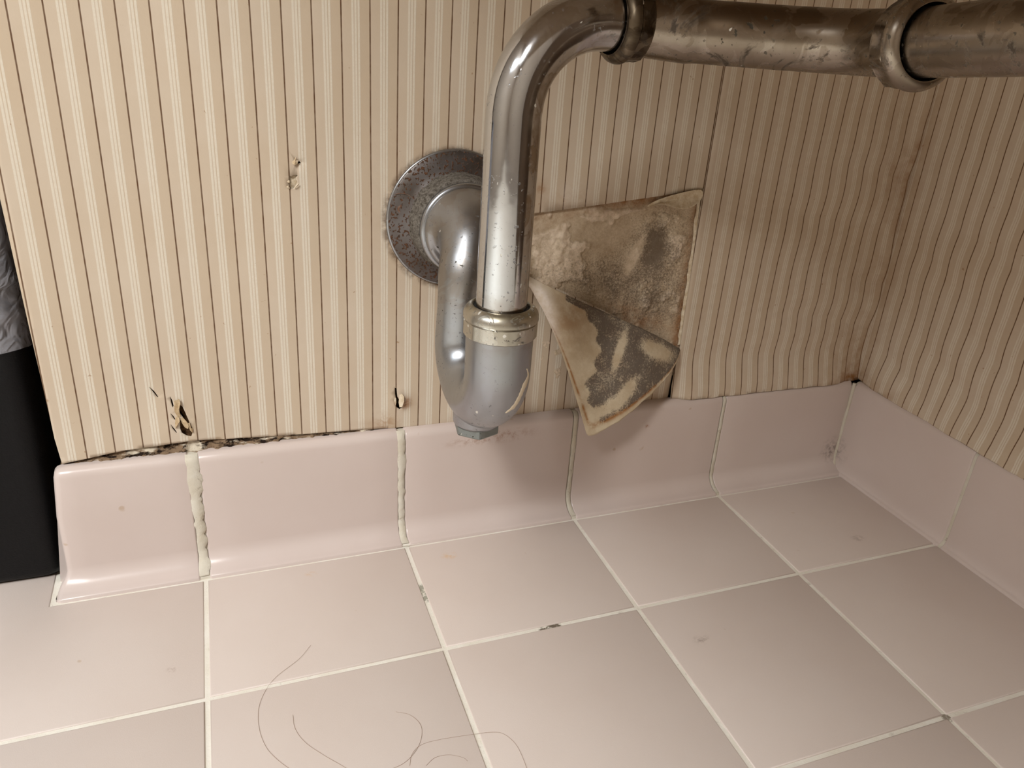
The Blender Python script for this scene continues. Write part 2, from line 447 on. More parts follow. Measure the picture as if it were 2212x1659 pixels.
for j in range(len(rows) - 1):
    for i in range(len(cols) - 1):
        a, b = cols[i], cols[i + 1]
        if i == len(cols) - 2:
            xa = rwx(-B0 - rows[j]) - 0.0125; xb = rwx(-B0 - rows[j + 1]) - 0.0125
            quad = [(b and xb, -B0 - rows[j + 1]), (xa, -B0 - rows[j]), fp(a, rows[j]), fp(a, rows[j + 1])]
        else:
            quad = [fp(b, rows[j + 1]), fp(b, rows[j]), fp(a, rows[j]), fp(a, rows[j + 1])]
        if i == 0 and j == 0:                                 # tiles that run on past the end of the wall
            quad[1] = (quad[1][0], 0.13); quad[2] = (quad[2][0], 0.13)
        if i == 1 and j == 0:
            xe = -0.2612
            quad = [quad[0], quad[1], (xe, quad[1][1]), (xe, 0.13), (quad[2][0], 0.13), quad[3]]
        dz = random.uniform(-0.0003, 0.0002)
        slab_tile('tile', quad, dz, 0.006, 0.0016, 0.0010, MAT['floor_tile'], floor)
# ------------------------------------------------------------------ setting: walls behind the paper
v, f = box(-0.2440, 0.60, 0.0065, 0.13, 0.0, 2.3)
wall_back = struct(obj('wall_back', v, f, MAT['dark_wall'], smooth=False), 'back wall with peeling striped wallpaper')
ang = -0.01607
v = [(rwx(y) + o, y, z) for z in (0, 2.3) for y in (0.1, -2.05) for o in (0.0065, 0.10)]
f = [(0, 2, 3, 1), (4, 5, 7, 6), (0, 1, 5, 4), (2, 6, 7, 3), (0, 4, 6, 2), (1, 3, 7, 5)]
wall_right = struct(obj('wall_right', v, f, MAT['dark_wall'], smooth=False), 'right wall with rippled striped wallpaper')
v, f = box(-1.4, -0.20, 0.42, 0.50, 0.0, 2.3)
wall_alcove = struct(obj('wall_left', v, f, MAT['alcove'], smooth=False), 'recess wall behind the bin with shade put into its dark colour')

v, f = box(-1.60, -1.52, -2.1, 0.50, 0.0, 2.3)
struct(obj('wall_far', v, f, MAT['room'], smooth=False), 'plain wall on the far left of the room')
v, f = box(-1.60, 1.2, -2.10, -2.0, 0.0, 2.3)
struct(obj('wall_front', v, f, MAT['room'], smooth=False), 'plain wall behind the viewer')
v, f = box(-1.60, 1.2, -2.10, 0.50, 2.30, 2.36)
struct(obj('ceiling', v, f, MAT['room'], smooth=False), 'plain pale ceiling')

# unseen vanity top, added to shade the right side and meet the drain
v, f = box(-0.27, 0.462, -0.80, 0.0, 0.740, 0.775)
vanity = tag(obj('added_vanity_top', v, f, MAT['vanity'], smooth=False, origin=(0.1, -0.3, 0.74)), 'unseen pale vanity top added above the drain trap to shade the right side', 'vanity')

# ---- wallpaper sheets
LX = [-0.2451, -0.2264, -0.208, -0.1896, -0.171, -0.1524, -0.1334, -0.1148, -0.0958, -0.0034, 0.0149, 0.0330, 0.0512, 0.1459, 0.1635, 0.1809, 0.1988, 0.2161, 0.2339, 0.2520]
LK = [-1, 0, 1, 2, 3, 4, 5, 6, 7, 12, 13, 14, 15, 20, 21, 22, 23, 24, 25, 26]
def su_left(x): return float(np.interp(x, LX, LK)) if x > LX[0] else -1 + (x - LX[0]) / 0.0186
BOTX = [-0.2427, -0.208, -0.1565, -0.1091, -0.0604, -0.0013, 0.0498, 0.0953, 0.1564, 0.2507]
BOTZ = [0.0996, 0.1043, 0.1071, 0.1029, 0.1012, 0.0988, 0.0969, 0.0968, 0.0965, 0.0954]
def px_poly(pts, ox=0, oy=0, s=1.0): return [tuple(on_y(ox + u * s, oy + v_ * s)[[0, 2]]) for u, v_ in pts]
FA = on_y(1120, 588); FB = on_y(1467, 752)
def paper_sheet(name, outer, holes, disp, su, damp, parent, frame=lambda x, y, z: (x, y, z), cell=0.02, thick=0.0006):
    bm = bmesh.new()
    for loop in [outer] + holes:
        vs = [bm.verts.new((x, 0, z)) for x, z in loop]
        for i in range(len(vs)): bm.edges.new((vs[i], vs[(i + 1) % len(vs)]))
    bmesh.ops.triangle_fill(bm, edges=bm.edges[:], use_beauty=True, use_dissolve=False, normal=(0, -1, 0))
    xs = [p[0] for p in outer]; zs = [p[1] for p in outer]
    x = math.ceil(min(xs) / cell) * cell
    while x < max(xs):
        bmesh.ops.bisect_plane(bm, geom=bm.verts[:] + bm.edges[:] + bm.faces[:], plane_co=(x, 0, 0), plane_no=(1, 0, 0)); x += cell
    z = math.ceil(min(zs) / cell) * cell
    while z < max(zs):
        bmesh.ops.bisect_plane(bm, geom=bm.verts[:] + bm.edges[:] + bm.faces[:], plane_co=(0, 0, z), plane_no=(0, 0, 1))
        z += (cell * 0.35 if z < 0.155 else cell) if z < 0.46 else cell * 3
    bmesh.ops.triangulate(bm, faces=bm.faces[:])
    bmesh.ops.recalc_face_normals(bm, faces=bm.faces[:])
    if sum(fc.normal.y * fc.calc_area() for fc in bm.faces) > 0: bmesh.ops.reverse_faces(bm, faces=bm.faces[:])
    V = []; S = []; D = []
    bm.verts.ensure_lookup_table(); bm.verts.index_update()
    for w in bm.verts:
        x, z = w.co.x, w.co.z
        S.append(su(x)); D.append(damp(x, z)); V.append(frame(x, disp(x, z), z))
    F = [[q.index for q in fc.verts] for fc in bm.faces]
    bm.free()
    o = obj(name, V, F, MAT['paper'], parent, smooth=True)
    fattr(o, 'su', S); fattr(o, 'damp', D)
    md = o.modifiers.new('thickness', 'SOLIDIFY'); md.thickness = thick; md.offset = -1
    return o
# gouges in the paper
G1 = px_poly([(735, 770), (780, 800), (830, 900), (900, 1060), (980, 1220), (940, 1330), (850, 1310), (770, 1260), (740, 1180), (730, 1040), (800, 1000), (720, 900)], 300, 780, 0.12056)
G1b = px_poly([(560, 620), (600, 700), (625, 790), (610, 820), (580, 740)], 300, 780, 0.12056)
G1c = px_poly([(180, 450), (270, 530), (352, 640), (335, 645), (255, 550)], 300, 780, 0.12056)
G1d = px_poly([(560, 912), (620, 965), (660, 1025), (640, 1030)], 300, 780, 0.12056)
G1e = px_poly([(562, 1100), (640, 1190), (690, 1262), (670, 1258), (610, 1190)], 300, 780, 0.12056)
G2 = px_poly([(500, 250), (525, 260), (535, 380), (575, 450), (600, 545), (570, 570), (530, 545), (515, 520), (518, 440), (500, 340)], 780, 800, 0.14467)
G3 = px_poly([(660, 820), (720, 840), (760, 800), (860, 810), (820, 860), (850, 960), (800, 1050), (760, 1110), (700, 1110), (640, 980), (680, 930)], 560, 300, 0.09645)
G3b = px_poly([(830, 520), (890, 490), (935, 535), (880, 550), (830, 545)], 560, 300, 0.09645)
patch_cut = [tuple(on_y(u, v_)[[0, 2]]) for u, v_ in [(1466, 752), (1390, 715), (1300, 668), (1215, 628), (1150, 600), (1118, 588), (1108, 520), (1112, 466), (1150, 461), (1300, 441), (1420, 424), (1520, 409)]]
patch_cut[-1] = (0.2526, 0.2895)
top = 1.6
outerL = [(-0.2440 - (z - 0.1) * 0.022, z) for z in (top, 0.6, 0.3, 0.2, 0.15, 0.12)] + [(BOTX[0], BOTZ[0])]
for i in range(len(BOTX) - 1):
    n = 8
    for j in range(1 if i else 1, n + 1):
        t = j / n; x = BOTX[i] + (BOTX[i + 1] - BOTX[i]) * t; z = BOTZ[i] + (BOTZ[i + 1] - BOTZ[i]) * t
        outerL.append((x, z + 0.0004 * fbm(x, 0.0, 90.0, 3)))
outerL += [(0.2516, 0.12)] + patch_cut + [(0.2526, 0.32), (0.2524, 0.45), (0.2524, top)]
def dispL(x, z):
    d = 0.0012 * fbm(x, z, 9.0, 1, 2) * float(sstep(0.25 - x, 0.0, 0.03)) - 0.0003
    d += -0.0020 * math.exp(-((x + 0.164) / 0.022) ** 2 - ((z - 0.122) / 0.02) ** 2)     # torn bulge
    d += -0.0014 * math.exp(-((x - 0.001) / 0.008) ** 2 - ((z - 0.124) / 0.01) ** 2)
    d += -0.0010 * float(sstep(0.13 - z, 0.0, 0.03)) * (0.6 + fbm(x, 0, 14, 5, 2))
    return d
def dampL(x, z):
    g = lambda px, pz, rx, rz: math.exp(-((x - px) / rx) ** 2 - ((z - pz) / rz) ** 2)
    return min(1.0, 0.85 * g(0.0035, 0.121, 0.006, 0.006) + 0.5 * g(0.107, 0.2895, 0.004, 0.003) + 0.3 * g(0.14, 0.278, 0.05, 0.006)
               + 0.25 * g(-0.02, 0.104, 0.02, 0.004) + 0.35 * float(sstep(0.112 - z, 0, 0.015)) * (x > 0.04) + 0.25 * g(0.04, 0.27, 0.062, 0.062))
sheetL = paper_sheet('wallpaper_sheet', outerL, [G1, G1b, G1c, G1d, G1e, G2, G3, G3b], dispL, su_left, dampL, wall_back, cell=0.009)
sheetL['label'] = 'striped wallpaper with gouges and a torn patch'
# right sheet on the back wall
def su_right(x): return 26 + (x - 0.2536) / 0.01795 + 0.02
ER = [(1440, 866), (1447, 830), (1466, 752), (1482, 640), (1503, 500), (1510, 450), (1521, 409)]
outerR = [tuple(on_y(u + 1.5, v_)[[0, 2]]) for u, v_ in ER]
outerR[0] = (outerR[0][0] + 0.001, 0.0985); outerR[-1] = (0.2527, 0.2895)
outerR = [(0.2524, top), (0.2524, 0.45), (0.2526, 0.32)] + outerR[::-1]
n = 60
for i in range(1, n + 1):
    x = outerR[9][0] + (0.4735 - outerR[9][0]) * i / n
    outerR.append((x, 0.0985 + 0.0010 * fbm(x, 0, 70, 2, 3) - 0.0005))
outerR += [(0.4735, 0.2), (0.4735, 0.4), (0.4735, top)]
def dispR(x, z):
    d = -0.0085 * float(sstep(0.140 - z, 0.0, 0.045)) * float(sstep(x, 0.249, 0.275) * 0.75 + 0.25) * (1 - 0.6 * float(sstep(x, 0.43, 0.47)))
    rip = math.sin(z * 95 + 2.5 * fbm(x, z, 6, 9, 2)) * 0.0012 + math.sin(z * 41 + x * 22) * 0.0014
    d += -abs(rip) * float(sstep(x, 0.29, 0.40)) * float(sstep(0.42 - z, 0, 0.15))
    d += -0.004 * float(sstep(x, 0.448, 0.474)) * (0.6 + 0.5 * math.sin(z * 38))
    return d - 0.0003 - 0.0002
def dampR(x, z):
    return min(1.0, 0.13 + 0.75 * float(sstep(x, 0.41, 0.472)) * (0.5 + 0.6 * fbm(x, z, 16, 4)) + 0.35 * float(sstep(0.112 - z, 0, 0.014)) * float(sstep(x, 0.40, 0.46)))
sheetR = paper_sheet('wallpaper_sheet', outerR, [], dispR, su_right, dampR, wall_back, cell=0.006)
sheetR['label'] = 'striped wallpaper beyond the seam, loose and curling at its foot'
# sheet on the right wall; local x runs along the wall towards the room
outerW = [(0.0, top), (0.0, 0.4), (0.0, 0.2)]
n = 70
for i in range(0, n + 1):
    s = 0.0 + 0.36 * i / n
    outerW.append((s, 0.0985 - s * 0.012 + 0.0008 * fbm(s, 0, 60, 6, 3)))
outerW += [(0.36, 0.3), (0.70, 0.3), (0.70, top)]
def dispW(s, z):
    d = -0.0070 * float(sstep(0.135 - z, 0.0, 0.04)) * (0.8 + 0.4 * fbm(s, 0, 10, 8, 2)) * float(sstep(s, 0.0, 0.03))
    rip = math.sin(z * 62 + s * 30 + 2.0 * fbm(s, z, 5, 12, 2)) * 0.0016 + math.sin(z * 120 + s * 9) * 0.0006
    d += -abs(rip) * float(sstep(0.42 - z, 0, 0.2)) * float(sstep(s, 0.0, 0.04))
    return d - 0.0003
def frameW(s, d, z): return (rwx(-s) + d, -s, z)
sheetW = paper_sheet('wallpaper_sheet', outerW, [], dispW, lambda s: 0.30 + s / 0.0185, lambda s, z: 0.10 + 0.4 * float(sstep(0.116 - z, 0, 0.02)) * float(sstep(0.10 - s, 0, 0.06)) + 0.25 * float(sstep(0.025 - s, 0, 0.02)),
                     wall_right, frame=frameW, cell=0.007)
sheetW['label'] = 'rippled striped wallpaper on the right wall'
# small torn flakes of paper
def flake(pts, lift, parent, mat='torn', thick=0.0004, ox=0, oy=0, s=1.0, base=-0.0008):
    """pts: pixel outline of a paper flake; lift[i] = how far each corner stands off the wall"""
    P = [on_y(ox + u * s, oy + v_ * s, base - l) for (u, v_), l in zip(pts, lift)]
    c = np.mean(P, axis=0); c[1] -= 0.0004
    V = [c] + P; nn = len(P)
    F = [(0, 1 + i, 1 + (i + 1) % nn) for i in range(nn)]
    o = obj('paper_flake', V, F, MAT[mat], parent, smooth=False)
    md = o.modifiers.new('thickness', 'SOLIDIFY'); md.thickness = thick; md.offset = 0
    return o
k1 = dict(ox=300, oy=780, s=0.12056, parent=sheetL, mat='flake')
flake([(740, 1035), (790, 1010), (870, 1100), (895, 1170), (880, 1215), (820, 1180), (775, 1110)], [.001, .001, .002, .003, .002, .001, .001], **k1)
flake([(630, 720), (720, 680), (745, 760), (720, 860), (725, 930), (760, 1000), (700, 1010), (640, 900)], [.002, .002, .003, .003, .002, .001, .001, .001], **k1)
flake([(660, 1000), (720, 1010), (735, 1080), (690, 1150), (660, 1210), (650, 1110)], [.001, .002, .003, .003, .002, .001], **k1)
flake([(880, 1120), (910, 1100), (935, 1200), (975, 1210), (965, 1290), (915, 1240)], [.002, .002, .001, .001, .002, .002], **k1)
k2 = dict(ox=780, oy=800, s=0.14467, parent=sheetL)
flake([(575, 365), (610, 345), (640, 390), (642, 470), (615, 545), (575, 550), (562, 480)], [.002, .003, .004, .004, .003, .002, .001], **k2)
flake([(505, 395), (522, 420), (525, 480), (515, 520), (495, 460)], [.002, .002, .002, .002, .002], **k2)
k3 = dict(ox=560, oy=300, s=0.09645, parent=sheetL)
flake([(625, 950), (660, 920), (685, 945), (680, 980), (645, 985)], [.001, .002, .002, .001, .001], **k3)
flake([(605, 1070), (650, 1050), (690, 1105), (655, 1110)], [.001, .002, .001, .001], **k3)
flake([(775, 1090), (850, 1030), (880, 985), (870, 1040), (800, 1110)], [.001, .002, .002, .001, .001], **k3)
flake([(730, 520), (790, 470), (820, 400), (830, 480), (880, 490), (850, 560), (790, 590), (740, 550)], [.001, .001, .002, .001, .002, .001, .002, .001], **k3)
for nm, poly, yl, ml in (('tear_lining', G3, 0.0011, 'torn'), ('tear_lining', G1, 0.0024, 'shred')):
    c = np.mean(poly, axis=0)
    V = [(c[0], yl, c[1])] + [(c[0] + (x - c[0]) * 1.2, yl, c[1] + (z - c[1]) * 1.2) for x, z in poly]
    o = obj(nm, V, [(0, 1 + i, 1 + (i + 1) % len(poly)) for i in range(len(poly))], MAT[ml], sheetL)

# ---- exposed plaster in the torn patch
nx, nz = 200, 190
X, Z = np.meshgrid(np.linspace(0.066, 0.2575, nx), np.linspace(0.12, 0.296, nz))
P3 = np.stack([X, np.zeros_like(X), Z], -1); U = to_px(P3); UU, VV = U[..., 0], U[..., 1]
topz = np.interp(X, [0.07, 0.102, 0.2527], [0.268, 0.2716, 0.289])
inside = sstep(topz - Z, 0.001, 0.006) * sstep(0.2515 - X, 0.001, 0.006)
rel = np.zeros_like(X)
for i in range(nz):
    for j in range(nx):
        rel[i, j] = fbm(X[i, j], Z[i, j], 55.0, 2, 5)
lump = blob(UU, VV, 1200, 530, 55, 50) * 1.0 + blob(UU, VV, 1180, 590, 50, 40) * 0.8 + blob(UU, VV, 1290, 470, 60, 16, -10) * 0.7 + blob(UU, VV, 1370, 455, 60, 8, -8) * 0.8
ridge = np.abs(rel) * lump * 0.004 + sstep(rel + lump * 0.9, 0.35, 0.40) * 0.0008 + 0.0005 * rel
chip = sstep(lump + rel * 0.8, 0.45, 0.52)
yy = 0.0014 - inside * (np.clip(ridge, -0.0004, 0.0035) + chip * 0.0006)
V = np.stack([X, yy, Z], -1).reshape(-1, 3)
F = [(i * nx + j, i * nx + j + 1, (i + 1) * nx + j + 1, (i + 1) * nx + j) for i in range(nz - 1) for j in range(nx - 1)]
plaster = obj('exposed_plaster', V, F, MAT['plaster'], wall_back)
plaster['label'] = 'mouldy bare plaster where the wallpaper is torn away'
mold = 0.85 * blob(UU, VV, 1412, 530, 26, 40, 15) + 0.35 * blob(UU, VV, 1420, 560, 85, 90) + 0.42 * blob(UU, VV, 1290, 600, 90, 45, 15) + 0.32 * blob(UU, VV, 1400, 660, 80, 60) + 0.30
streak = blob(UU, VV, 1374, 552, 9, 42, 25)
mold = np.clip(mold * (1 - 1.4 * np.clip(streak, 0, 0.7)) * (1 - 0.9 * np.clip(blob(UU, VV, 1215, 500, 95, 60) + blob(UU, VV, 1310, 495, 45, 28, -15), 0, 1)), 0, 1.1)
brown = 0.9 * np.exp(-((topz - Z) / 0.008) ** 2) * sstep(UU, 1200, 1320) + 0.8 * np.exp(-((0.2515 - X) / 0.006) ** 2) + 0.8 * blob(UU, VV, 1375, 690, 60, 22, 20) + 0.4 * blob(UU, VV, 1180, 470, 60, 30)
fattr(plaster, 'mold', mold.ravel()); fattr(plaster, 'white', np.clip(chip + 0.9 * streak, 0, 1).ravel()); fattr(plaster, 'brown', np.clip(brown, 0, 1).ravel())

# ---- the flap of paper hanging from the fold
fold_px = catmull([(1132, 592, -.002), (1180, 617, -.007), (1260, 655, -.012), (1340, 690, -.012), (1410, 722, -.008), (1467, 753, -.001)], 12)
bnd_px = catmull([(1132, 600, -.004), (1168, 660, -.010), (1190, 705, -.017), (1218, 775, -.026), (1246, 865, -.037), (1262, 920, -.043), (1271, 941, -.046), (1296, 933, -.046), (1345, 904, -.043),
                  (1395, 862, -.036), (1440, 815, -.024), (1462, 780, -.011), (1468, 757, -.002)], 6)
def resample(C, m):
    d = np.r_[0, np.cumsum(np.linalg.norm(np.diff(C[:, :2], axis=0), axis=1))]; t = np.linspace(0, d[-1], m)
    return np.stack([np.interp(t, d, C[:, k]) for k in range(3)], 1)
mu, mv = 110, 60
fo = resample(fold_px, mu); bo = resample(bnd_px, mu)
V = np.zeros((mv, mu, 3)); PXU = np.zeros((mv, mu)); PXV = np.zeros((mv, mu)); VV2 = np.zeros((mv, mu))
for j in range(mv):
    t = j / (mv - 1)
    for i in range(mu):
        s = i / (mu - 1)
        q = fo[i] * (1 - t) + bo[i] * t
        y = q[2] - 0.010 * math.sin(math.pi * min(1, t * 1.0)) * math.sin(math.pi * s) ** 0.8 * (1 - 0.5 * t)
        y += 0.0006 * fbm(q[0] * 0.01, q[1] * 0.01, 2.5, 3, 4)
        jit = 1.6 * fbm(s * 6, t * 0.3, 9.0, 5, 3) * (1 if t in (0.0, 1.0) else 0)
        V[j, i] = on_y(q[0] + jit, q[1] + jit, y); PXU[j, i] = q[0]; PXV[j, i] = q[1]; VV2[j, i] = t
# the paper rolls over the fold and goes back to the wall
roll = []
for kk, (dy, dz) in enumerate([(0.45, -0.0022), (0.8, -0.0065), (1.0, -0.014)]):
    r = V[0].copy(); tgt = -0.0005
    r[:, 1] = V[0][:, 1] * (1 - dy) + tgt * dy; r[:, 2] += dz * np.clip(np.abs(V[0][:, 1]) / 0.012, 0.15, 1)
    roll.append(r)
G = np.concatenate([np.array(roll[::-1]), V], 0); nr = len(G)
PXU = np.concatenate([np.repeat(PXU[:1], 3, 0), PXU]); PXV = np.concatenate([np.repeat(PXV[:1], 3, 0), PXV]); VV2 = np.concatenate([np.zeros((3, mu)), VV2])
F = [(i * mu + j, (i + 1) * mu + j, (i + 1) * mu + j + 1, i * mu + j + 1) for i in range(nr - 1) for j in range(mu - 1)]
flap = obj('torn_flap', G.reshape(-1, 3), F, MAT['flap'], sheetL)
flap['label'] = 'peeled flap of wallpaper hanging with its mouldy back outward'
md = flap.modifiers.new('thickness', 'SOLIDIFY'); md.thickness = 0.0009; md.offset = 0
bx = np.interp(PXV, [600, 649, 675, 702, 747, 800, 831, 866, 897, 930], [1205, 1222, 1258, 1278, 1291, 1279, 1262, 1268, 1287, 1310]) + 5 * np.sin(PXV / 7.0)
edge_d = 1 - VV2
mold = sstep(PXU - bx, -3, 8) * 1.0 * sstep(edge_d, 0.04, 0.13)
for (cx, cy, rx, ry, dg) in [(1338, 758, 8, 40, 18), (1350, 850, 11, 34, 35), (1418, 758, 30, 15, 25), (1300, 888, 22, 10, -20), (1325, 872, 14, 9, 0)]:
    mold *= 1 - 0.8 * np.clip(1.8 * blob(PXU, PXV, cx, cy, rx, ry, dg), 0, 1)
brown = 0.9 * np.exp(-((edge_d - 0.085) / 0.025) ** 2) + 0.35 * blob(PXU, PXV, 1230, 690, 40, 50) + 0.06
fattr(flap, 'fiber', np.clip(1.2 * blob(PXU, PXV, 1162, 640, 22, 45, -35) + 0.9 * blob(PXU, PXV, 1188, 690, 12, 45, -20), 0, 1).ravel())
fattr(flap, 'mold', np.clip(mold, 0, 1).ravel()); fattr(flap, 'brown', np.clip(brown, 0, 1).ravel())
# the torn white curl at the top right corner of the patch
cp = [(1390, 447, 0), (1420, 430, .001), (1460, 418, .002), (1500, 409, .002), (1521, 407, .001), (1521, 428, .002), (1500, 447, .006), (1480, 455, .007), (1450, 448, .006), (1425, 440, .003), (1405, 448, .001)]
P = [on_y(u, v_, -0.0008 - l) for u, v_, l in cp]; c = np.mean(P, axis=0); c[1] += 0.002
ring2 = [c + (p_ - c) * 0.55 + np.array([0, 0.0015, 0]) for p_ in P]; nn = len(P)
V = [c] + ring2 + P
F = [(0, 1 + i, 1 + (i + 1) % nn) for i in range(nn)] + [(1 + i, 1 + nn + i, 1 + nn + (i + 1) % nn, 1 + (i + 1) % nn) for i in range(nn)]
o = obj('torn_curl', V, F, MAT['torn'], sheetL); md = o.modifiers.new('thickness', 'SOLIDIFY'); md.thickness = 0.0006
md = o.modifiers.new('sub', 'SUBSURF'); md.levels = 2; md.render_levels = 2
o['label'] = 'curled white torn paper edge'

# cream torn edge left along the right side of the patch
ed = catmull([(1512, 432, 0), (1506, 480, 0), (1497, 550, 0), (1487, 620, 0), (1476, 690, 0), (1468, 745, 0)], 8)
V = []
for u, v_, _ in ed:
    w_ = 5.5 + 2.5 * fbm(v_ * 0.01, 0, 6.0, 4, 3)
    V += [on_y(u - w_, v_, 0.0004), on_y(u - w_ * 0.5, v_, -0.0012), on_y(u + 1.0, v_, -0.0009)]
F = [(i * 3 + k, i * 3 + k + 1, i * 3 + 4 + k, i * 3 + 3 + k) for i in range(len(ed) - 1) for k in range(2)]
o = obj('torn_edge', V, F, MAT['torn'], sheetR)

# ---- crumbling caulk in the gap below the paper
nx, nz = 330, 9
V = []; 
for i in range(nx):
    x = -0.2440 + (0.095 + 0.2440) * i / (nx - 1)
    zt = np.interp(x, BOTX, BOTZ) + 0.0015; zb = 0.0955
    for j in range(nz):
        t = j / (nz - 1)
        y = 0.0030 - 0.0062 * (1 - t) ** 1.2 + 0.0028 * fbm(x, t * 0.012, 150.0, 7, 4)
        V.append((x, y, zb + (zt - zb) * t))
F = [(i * nz + j, (i + 1) * nz + j, (i + 1) * nz + j + 1, i * nz + j + 1) for i in range(nx - 1) for j in range(nz - 1)]
caulk = obj('caulk_line', V, F, MAT['debris'], wall_back); caulk['label'] = 'dark crumbling caulk in the gap below the wallpaper'

# ------------------------------------------------------------------ setting: cove base tiles
HB = 0.0985
def cove_profile(face, toe, rc=0.013, hh=HB):
    """(out, z) points from the wall top round the bullnose, down the face and out along the cove"""
    pr = [(0.0, hh), (face - 0.0065, hh)]
    for i in range(1, 7):
        a = math.radians(90 - 15 * i); pr.append((face - 0.0065 + 0.0065 * math.cos(a), hh - 0.0065 + 0.0065 * math.sin(a)))
    pr += [(face + 0.0004, hh * 0.6), (face + 0.0008, rc + 0.004)]
    x0 = face + 0.0008; w = toe - 0.0015 - x0
    for i in range(1, 8):
        a = math.radians(90.0 * i / 7); pr.append((x0 + w * (1 - math.cos(a)), 0.0022 + (rc + 0.0018) * (1 - math.sin(a))))
    pr += [(toe, 0.0012), (toe, -0.004)]
    return pr + [(0.0, -0.004)]
def cove_tile(name, s0, s1, frame, prof, mat, parent, ends=(0.0015, 0.0015), s0f=None):
    """sweeps the profile from s0 to s1 along the wall; ends are rounded off by the given radii"""
    m = len(prof); stations = []
    for (r, base, sg) in ((ends[0], s0, 1), (ends[1], s1, -1)):
        st = []
        for a in (0, 30, 60, 90):
            a = math.radians(a); st.append((base, sg * r * (1 - math.sin(a)), r * (1 - math.cos(a)) if False else r * (1 - math.sin(math.pi / 2 - a)) if False else r * (1 - math.cos(math.pi / 2 - a))))
        stations.append(st)
    V = []; ns = 0
    def nrm(i):
        a = prof[max(i - 1, 0)]; b = prof[min(i + 1, m - 1)]
        d = Vector((b[0] - a[0], b[1] - a[1])).normalized(); return (d.y, -d.x)
    seq = []
    for a in (0, 30, 60, 90):
        t = math.radians(a); seq.append((s0, ends[0] * (1 - math.cos(t)) * 1.0, ends[0] * (1 - math.sin(t)), 0))
    for k in range(1, 6): seq.append((s0 + (s1 - s0) * k / 6, 0, 0, 2))
    for a in (90, 60, 30, 0):
        t = math.radians(a); seq.append((s1, -ends[1] * (1 - math.cos(t)) * 1.0, ends[1] * (1 - math.sin(t)), 1))
    for (b, ds, dn, which) in seq:
        for i, (o_, z) in enumerate(prof):
            nx_, nz_ = nrm(i)
            oo = o_ + nx_ * dn; zz = z + nz_ * dn
            if i == 0: oo, zz = o_, z - dn
            if i >= m - 2: oo, zz = o_ - dn, z
            base = b
            if which == 0 and s0f is not None: base = s0f(i / (m - 1), o_, z)
            V.append(frame(base + ds, max(oo, 0.0), zz))
    F = []
    for q in range(len(seq) - 1):
        for i in range(m - 1): F.append((q * m + i, q * m + i + 1, (q + 1) * m + i + 1, (q + 1) * m + i))
    F.append(tuple(range(m))[::-1]); F.append(tuple((len(seq) - 1) * m + i for i in range(m)))
    return obj(name, V, F, mat, parent, smooth=True, angle=60)
frB = lambda s, o_, z: (s, -o_, z)
frR = lambda s, o_, z: (rwx(-s) - o_, -s, z)
prB = cove_profile(0.0100, 0.0272); prR = cove_profile(0.0090, 0.0150, 0.010)
gB = [(max(o_ - 0.0009, 0), z - (0.0012 if z > 0.02 else 0.0006)) for o_, z in prB]; gR = [(max(o_ - 0.0010, 0), z - (0.001 if z > 0.02 else 0.0006)) for o_, z in prR]
def strip(name, s0, s1, frame, prof, mat, n=60, rough=0.0004):
    V = []; m = len(prof)
    for q in range(n + 1):
        s = s0 + (s1 - s0) * q / n
        for o_, z in prof: V.append(frame(s, o_ + rough * fbm(s, z, 120, 3, 3) * (o_ > 0.001), z))
    F = [(q * m + i, q * m + i + 1, (q + 1) * m + i + 1, (q + 1) * m + i) for q in range(n) for i in range(m - 1)]
    return obj(name, V, F, mat)
base_back = struct(strip('baseboard_back', -0.2440, 0.4600, frB, gB, MAT['base_grout'], 300), 'pink cove base tiles along the back wall')
base_right = struct(strip('baseboard_right', 0.0095, 0.70, frR, gR, MAT['base_grout'], 120), 'pink cove base tiles along the right wall')
def bead(xc, zs, ws, proud, seed, shift=0.0):
    """smeared grout standing a little proud of a joint, with ragged edges"""
    prof = [(o_, z) for o_, z in prB[2:-2]]
    dense = []
    for (a, b) in zip(prof, prof[1:]):
        k = max(1, int(math.hypot(b[0] - a[0], b[1] - a[1]) / 0.0016))
        dense += [(a[0] + (b[0] - a[0]) * t / k, a[1] + (b[1] - a[1]) * t / k) for t in range(k)]
    V = []
    for o_, z in dense:
        w = np.interp(z, zs, ws); l = w * (0.5 + 0.16 * fbm(z, 1.0, 140, seed, 3)); r = w * (0.5 + 0.28 * fbm(z, 5.0, 170, seed + 3, 4))
        pr_ = proud + 0.0003 * fbm(z, 2.0, 260, seed, 3)
        xs = xc + shift * (z / HB)
        V += [(xs - l, -o_ + 0.0002, z), (xs - l * 0.85, -o_ - pr_, z), (xs, -o_ - pr_ * 1.1, z), (xs + r * 0.85, -o_ - pr_, z), (xs + r, -o_ + 0.0002, z)]
    F = [(i * 5 + k, i * 5 + k + 1, i * 5 + 6 + k, i * 5 + 5 + k) for i in range(len(dense) - 1) for k in range(4)]
    return obj('grout_joint', V, [f_[::-1] for f_ in F], MAT['base_grout'], base_back)
bead(C0 - 0.0003, [0, 0.02, 0.05, 0.075, 0.1], [0.0080, 0.0070, 0.0080, 0.0105, 0.0095], 0.0004, 1)
bead(-0.0003, [0, 0.02, 0.05, 0.1], [0.0058, 0.0050, 0.0056, 0.0066], 0.0004, 4, -0.0005)
bead(C2, [0, 0.03, 0.1], [0.0044, 0.0040, 0.0040], 0.0002, 7)
bead(C3, [0, 0.03, 0.1], [0.0036, 0.0034, 0.0030], 0.0002, 9)
zz_ = np.linspace(0.004, 0.0970, 40)
